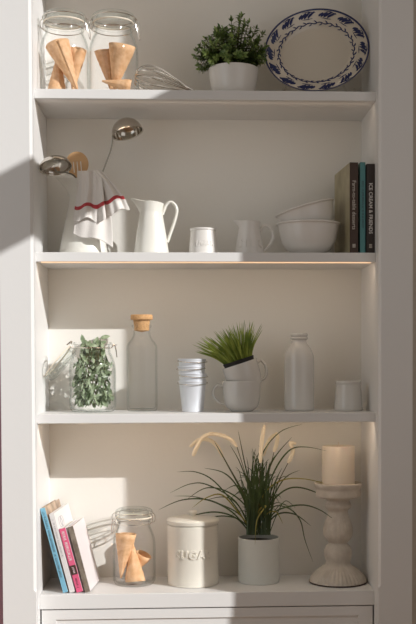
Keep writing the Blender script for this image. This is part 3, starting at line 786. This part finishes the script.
def blade(bm, pts, w0, nrm=Vector((0, -1, 0)), cup=.25, tw=0):
    P = [Vector(p) for p in pts]; m = len(P); prev = None
    for i in range(m):
        t = (P[min(i+1, m-1)] - P[max(i-1, 0)]).normalized(); s = t.cross(nrm)
        if s.length < 1e-4: s = t.orthogonal()
        s.normalize(); nn = s.cross(t); f = i/(m-1)
        s = (Matrix.Rotation(tw*f, 3, t) @ s)
        ww = w0 * (.7 + .6*f if f < .4 else .94*(1 - ((f - .4)/.6)**2)) + .00012
        cur = [bm.verts.new(P[i] - s*ww), bm.verts.new(P[i] + nn*ww*cup), bm.verts.new(P[i] + s*ww)]
        if prev: bm.faces.new((prev[0], prev[1], cur[1], cur[0])); bm.faces.new((prev[1], prev[2], cur[2], cur[1]))
        prev = cur
rn = random.Random(5); bm = new()
for i in range(210):
    a = rn.uniform(0, 2*PI); r = rr*.85*math.sqrt(rn.random()); b0 = Vector((r*math.cos(a), r*math.sin(a), .006))
    L = rn.uniform(.060, .105); fan = 1.15 + .25*rn.random()
    d = Vector((b0.x/rr*fan*.60 + rn.uniform(-.22, .14) - .10, b0.y/rr*fan*.6 + rn.uniform(-.15, .15), 1.0)).normalized()
    tip = b0 + d*L; sag = Vector((d.x, d.y, 0))*L*.18
    blade(bm, bez([b0, b0 + d*L*.5 - sag*.3, tip + sag + Vector((0, 0, -L*.05*abs(d.x)))], 5), rn.uniform(.0011, .0018), Vector((rn.uniform(-.8, .8), -1, rn.uniform(-.3, .3))), tw=rn.uniform(-.6, .6))
obj('grass_blades', bm, GRASS, gp)
# milk bottle and small cup
yb = .12; s_ = S(yb); x0 = at(299.2, 380, yb).x; Hk = at(299, 333.5, yb).z - Z3; R_ = 14.9*s_
mb = thing('ceramic_milk_bottle', 'white ceramic milk bottle standing alone right of the mugs', 'bottle', (x0, yb, Z3 + .0006))
bm = new(); rn_ = 7.6*s_
lathe(bm, smoothprof([(0, 0), (.86*R_, 0), (.97*R_, .004), (R_, .012), (R_, .35*Hk), (R_, .62*Hk), (.95*R_, .72*Hk), (.78*R_, .80*Hk), (.58*R_, .855*Hk), (rn_*.97, .89*Hk), (rn_*.97, .915*Hk), (rn_*1.12, .925*Hk), (rn_*1.12, .945*Hk), (rn_, .952*Hk), (rn_*1.1, .965*Hk), (rn_*1.1, .99*Hk), (rn_, Hk), (rn_*.8, .99*Hk), (rn_*.75, .9*Hk), (0, .85*Hk)], 4), 56); obj('body', bm, CERAMD, mb)
yb = .10; s_ = S(yb); Hk = at(348, 381, yb).z - Z3
sc_ = thing('small_white_cup', 'small plain white cup in the right corner of the third shelf', 'cup', (at(348.3, 395, yb).x, yb, Z3 + .0006))
bm = new(); rb, rt = 14.3*s_, 12.3*s_
lathe(bm, [(0, 0), (rb*.95, 0), (rb, .003), (rb*.995, .012), (rt, Hk*.87), (rt, Hk*.885), (rt*1.03, Hk*.9), (rt*1.03, Hk*.99), (rt*1.01, Hk), (rt*.93, Hk*.99), (rt*.9, Hk*.8), (rb*.9, .008), (0, .007)], 48); obj('body', bm, CERAMD, sc_)

# ---------------------------------------------------------------- the counter
yj4 = .135; s_ = S(yj4)
jar(132.6, yj4, 0, 21.2*s_, .2055, 'glass clip-top jar of ice cream cones on the counter beside the sugar canister', clasp_a=PI - .35)
g = 'ice cream cones in the jars'
C3(126, 536, 121, 578, .118, .120, .024, 'wafer cone with its wide mouth up at the left of the counter jar', g, 1.2)
C3(135, 579, 131, 538, .115, .14, .0235, 'wafer cone standing point up in front in the counter jar', g, 3.9)
C3(143, 556, 130, 576, .15, .16, .019, 'wafer cone leaning at the right inside the counter jar', g, .4)
# sugar canister
yc = .135; s_ = S(yc); Rc = 25.6*s_; x0 = at(193, 550, yc).x
ztop = at(193, 518.5, yc).z
cn = thing('sugar_canister', 'cream enamel canister with raised SUGAR lettering and a knobbed lid', 'canister', (x0, yc, .0006))
bm = new(); lathe(bm, smoothprof([(0, 0), (Rc*.93, 0), (Rc*.985, .004), (Rc, .012), (Rc, .06)], 3) + [(Rc, .10), (Rc, ztop - .016), (Rc - .003, ztop - .014), (Rc - .005, ztop - .005)], 64); obj('body', bm, CREAM, cn)
bm = new(); lathe(bm, [(0, ztop - .004), (Rc - .006, ztop - .004), (Rc - .001, ztop - .012), (Rc + .0015, ztop - .011), (Rc + .002, ztop - .003), (Rc - .001, ztop), (Rc*.9, ztop + .0015), (.3*Rc, ztop + .005), (0, ztop + .006)], 64)
lo = obj('lid', bm, CREAM, cn)
bm = new(); lathe(bm, smoothprof([(.007, ztop + .004), (.0065, ztop + .008), (.0105, ztop + .013), (.0115, ztop + .018), (.008, ztop + .0225), (0, ztop + .0235)], 4), 28); obj('knob', bm, CREAM, lo)
wrap_text('SUGAR', .0285, Rc, at(193, 556, yc - Rc).z, -PI/2 + .02, CREAM, cn, .006, .0013, 1.12)
# tall grass in the white pot
yg = .145; s_ = S(yg); x0 = at(258.8, 560, yg).x; zt_ = at(258, 537, yg).z; Rg = 20.8*s_
tg_ = thing('tall_grass_plant', 'long arching grass with cream flower spikes in a cylindrical white pot', 'potted plant', (x0, yg, .0006))
bm = new(); lathe(bm, [(0, 0), (Rg*.96, 0), (Rg*.985, .003), (Rg, .008), (Rg, zt_ - .001), (Rg - .001, zt_), (Rg - .0035, zt_ - .001), (Rg - .004, zt_ - .02), (0, zt_ - .025)], 64); obj('pot', bm, POTW, tg_)
bm = new(); lathe(bm, [(0, zt_ - .010), (Rg - .004, zt_ - .012)], 40); obj('soil', bm, SOIL, tg_)
org = Vector((x0, yg, .0006)); rn = random.Random(21)
def gpt(px, py, y): return at(px, py, y) - org
grn, yel = new(), new()
def arc(bm_, pts, w_=.0017, yend=None):
    """pts = photo positions from base to tip; depth drifts towards yend"""
    m = len(pts); ye = yend if yend is not None else yg + rn.uniform(-.07, .05)
    P = [gpt(x, y, yg + (ye - yg)*(i/(m-1))) for i, (x, y) in enumerate(pts)]
    blade(bm_, bez(P, 7), w_, Vector((rn.uniform(-.3, .3), -1, rn.uniform(-.2, .5))), tw=rn.uniform(-.4, .4))
L0 = [[(250,533),(238,510),(215,482),(196,472),(177,472)], [(250,533),(232,512),(208,500),(182,500),(158,510)], [(251,533),(236,502),(208,485),(190,484),(170,493)],
 [(252,533),(240,515),(222,505),(196,497),(174,496)], [(254,533),(243,495),(226,462),(214,441)], [(255,533),(250,490),(243,455),(238,430)], [(256,533),(251,495),(240,463),(230,445)],
 [(258,533),(256,490),(262,455),(280,432),(303,424)], [(262,533),(266,495),(276,468),(290,450),(306,447),(327,451)], [(262,533),(270,505),(290,488),(315,492),(338,508)],
 [(263,533),(275,512),(300,505),(320,510),(338,523)], [(262,533),(272,508),(288,508),(300,520),(305,540),(313,562)], [(262,533),(268,500),(276,480),(282,468)], [(260,533),(262,500),(268,470),(275,455)],
 [(255,533),(247,508),(228,492),(206,488),(186,500)], [(258,533),(258,500),(257,470),(252,448)], [(253,533),(240,520),(222,516),(204,520),(192,528)], [(250,533),(236,518),(215,512),(190,516),(168,521)],
 [(259,533),(262,498),(272,462),(292,437)], [(260,533),(272,500),(285,478),(300,470)], [(256,533),(244,500),(234,482),(222,472),(204,468)], [(254,533),(238,505),(224,497),(206,500)], [(261,533),(276,515),(294,514),(311,526)]]
for P in L0: arc(grn, P, rn.uniform(.0016, .0023))
arc(yel, [(256,533),(262,498),(280,481),(305,479),(337,487)], .0019, .11); arc(yel, [(254,533),(238,512),(222,495),(206,498),(192,508)], .0020, .075); arc(yel, [(256,533),(258,512),(266,506),(257,520),(255,545)], .0019, .085)
arc(yel, [(259,533),(266,515),(276,512),(283,524)], .0018, .10)
for i in range(120):                              # the dense tuft of upright blades
    a = rn.uniform(-1, 1); h = rn.uniform(35, 92)*(1 - .32*abs(a)); bx = 258.5 + 15*rn.uniform(-1, 1)*.8
    tx = 258 + a*rn.uniform(12, 42); droop = max(0, abs(a) - .5)*30
    P = [(bx, 535), (bx + (tx - bx)*.25, 535 - h*.45), (bx + (tx - bx)*.6, 535 - h*.85), (tx, 535 - h + droop)]
    m = len(P); ye = yg + rn.uniform(-.075, .06); yb_ = yg + rn.uniform(-.03, .03)
    blade(grn, bez([gpt(x, y, yb_ + (ye - yb_)*(k/(m-1))) for k, (x, y) in enumerate(P)], 6), rn.uniform(.0011, .0019), Vector((rn.uniform(-.6, .6), -1, 0)), tw=rn.uniform(-.5, .5))
obj('grass_blades', grn, REED, tg_); obj('yellow_blades', yel, REEDY, tg_)['label'] = 'yellowed blades'
sp_list = [[(237,447),(231,440),(222,435.5),(213,434),(207,434.5)], [(210,434),(202,438),(197,447),(193,456)], [(223,457),(217,446),(209,440),(199,440),(190,447)], [(264.5,425),(262.5,436),(261,449),(260.5,463)], [(275.5,432.5),(277.5,437),(276.5,444),(274,452)], [(276,434),(270,439),(266,447),(263,456)], [(296,443.5),(290.5,443.5),(293,450),(291,457),(288,463)]]
for k, P in enumerate(sp_list):
    yy = yg + (-.03, -.04, .01, -.03, -.02, .02, -.02)[k]
    bm = new(); pts = bez([gpt(x, y, yy) for x, y in P], 9)
    tube(bm, pts, (lambda t: .0054*(.55 + .45*min(1, 6*t))*(.6 + .4*min(1, 7*(1-t)))*(1 + .07*math.sin(60*t))), 10, r2=1)
    if k in (1,): pass
    obj('flower_spike', bm, SPIKE, tg_)
st = new()
for a_, b_ in (((256, 533), (237, 447)), ((258, 533), (260.5, 463)), ((260, 533), (274, 452)), ((262, 533), (288, 463)), ((255, 533), (223, 457))):
    tube(st, bez([gpt(a_[0], a_[1], yg), gpt((a_[0]*2 + b_[0])/3 , a_[1]*.5 + b_[1]*.5, yg - .01), gpt(b_[0], b_[1], yg - .02)], 6), .0011, 6)
obj('flower_stems', st, STEM, tg_)
# candle holder and candle
yh = .125; s_ = S(yh); x0 = at(338.0, 550, yh).x; zb_ = lambda py: max(0, at(338, py, yh).z)
ch = thing('candle_holder', 'whitewashed turned pillar candle holder with a fluted round foot', 'candle holder', (x0, yh, .0006))
pr = [(0, .0015), (28.2, .0015), (29, .004), (28.6, 580.5), (26.5, 576), (21.5, 570.5), (16, 566.5), (13.2, 564), (12.2, 561), (13.2, 557.5), (14.2, 552.5), (12.6, 547), (9.8, 543.8), (9.6, 542), (11.6, 540), (14.2, 536), (15.0, 530.5), (13.6, 523), (10.8, 516), (9.8, 511), (12.4, 508), (13.3, 505), (12, 502.5), (11.2, 500.5), (13.5, 498.5), (21, 496.8), (22.4, 494.5), (22.0, 489), (23.2, 487), (23.9, 484.5), (23.9, 483), (22, 482.6), (20.5, 484.5), (19.5, 486.5), (0, 487)]
q5 = [(r*s_, (z if z < 1 else zb_(z))) for r, z in pr]
zf = zb_(566)
def flute(a, z):
    if z < .004: return 1
    if z < zf: return 1 + .022*math.cos(40*a)
    if z < zb_(500): return 1 + .012*math.cos(28*a)
    return 1
bm = new(); lathe(bm, smoothprof(q5[:2], 1)[:-1] + smoothprof(q5[1:-1], 3) + [q5[-1]], 240, mod=flute); obj('turned_body', bm, STONE, ch)
bm = new(); lathe(bm, [(0, 0), (28.9*s_, 0), (29.4*s_, .0015), (29.2*s_, .0035), (27*s_, .003), (0, .0022)], 64); obj('foot_rim', bm, BROWN, ch)['label'] = 'dark rim under the foot'  # thin dark-coloured disc along the bottom edge of the foot
zc0 = zb_(486.3) + .001; zc1 = at(338, 446.5, yh).z; Rk = 16.4*s_
cd = thing('pillar_candle', 'thick ivory pillar candle standing on the whitewashed holder', 'candle', (x0 + .001, yh, zc0 + .0004))
h = zc1 - zc0; bm = new(); lathe(bm, smoothprof([(0, 0), (Rk*.97, 0), (Rk, .003), (Rk, h*.5), (Rk, h - .004), (Rk*.97, h), (Rk*.88, h - .001), (Rk*.6, h - .004), (0, h - .005)], 4), 56); obj('wax', bm, WAX, cd)
bm = new(); tube(bm, bez([(0, 0, h - .006), (.001, 0, h + .005), (-.001, 0, h + .012)], 4), .0011, 6); obj('wick', bm, WAX, cd)
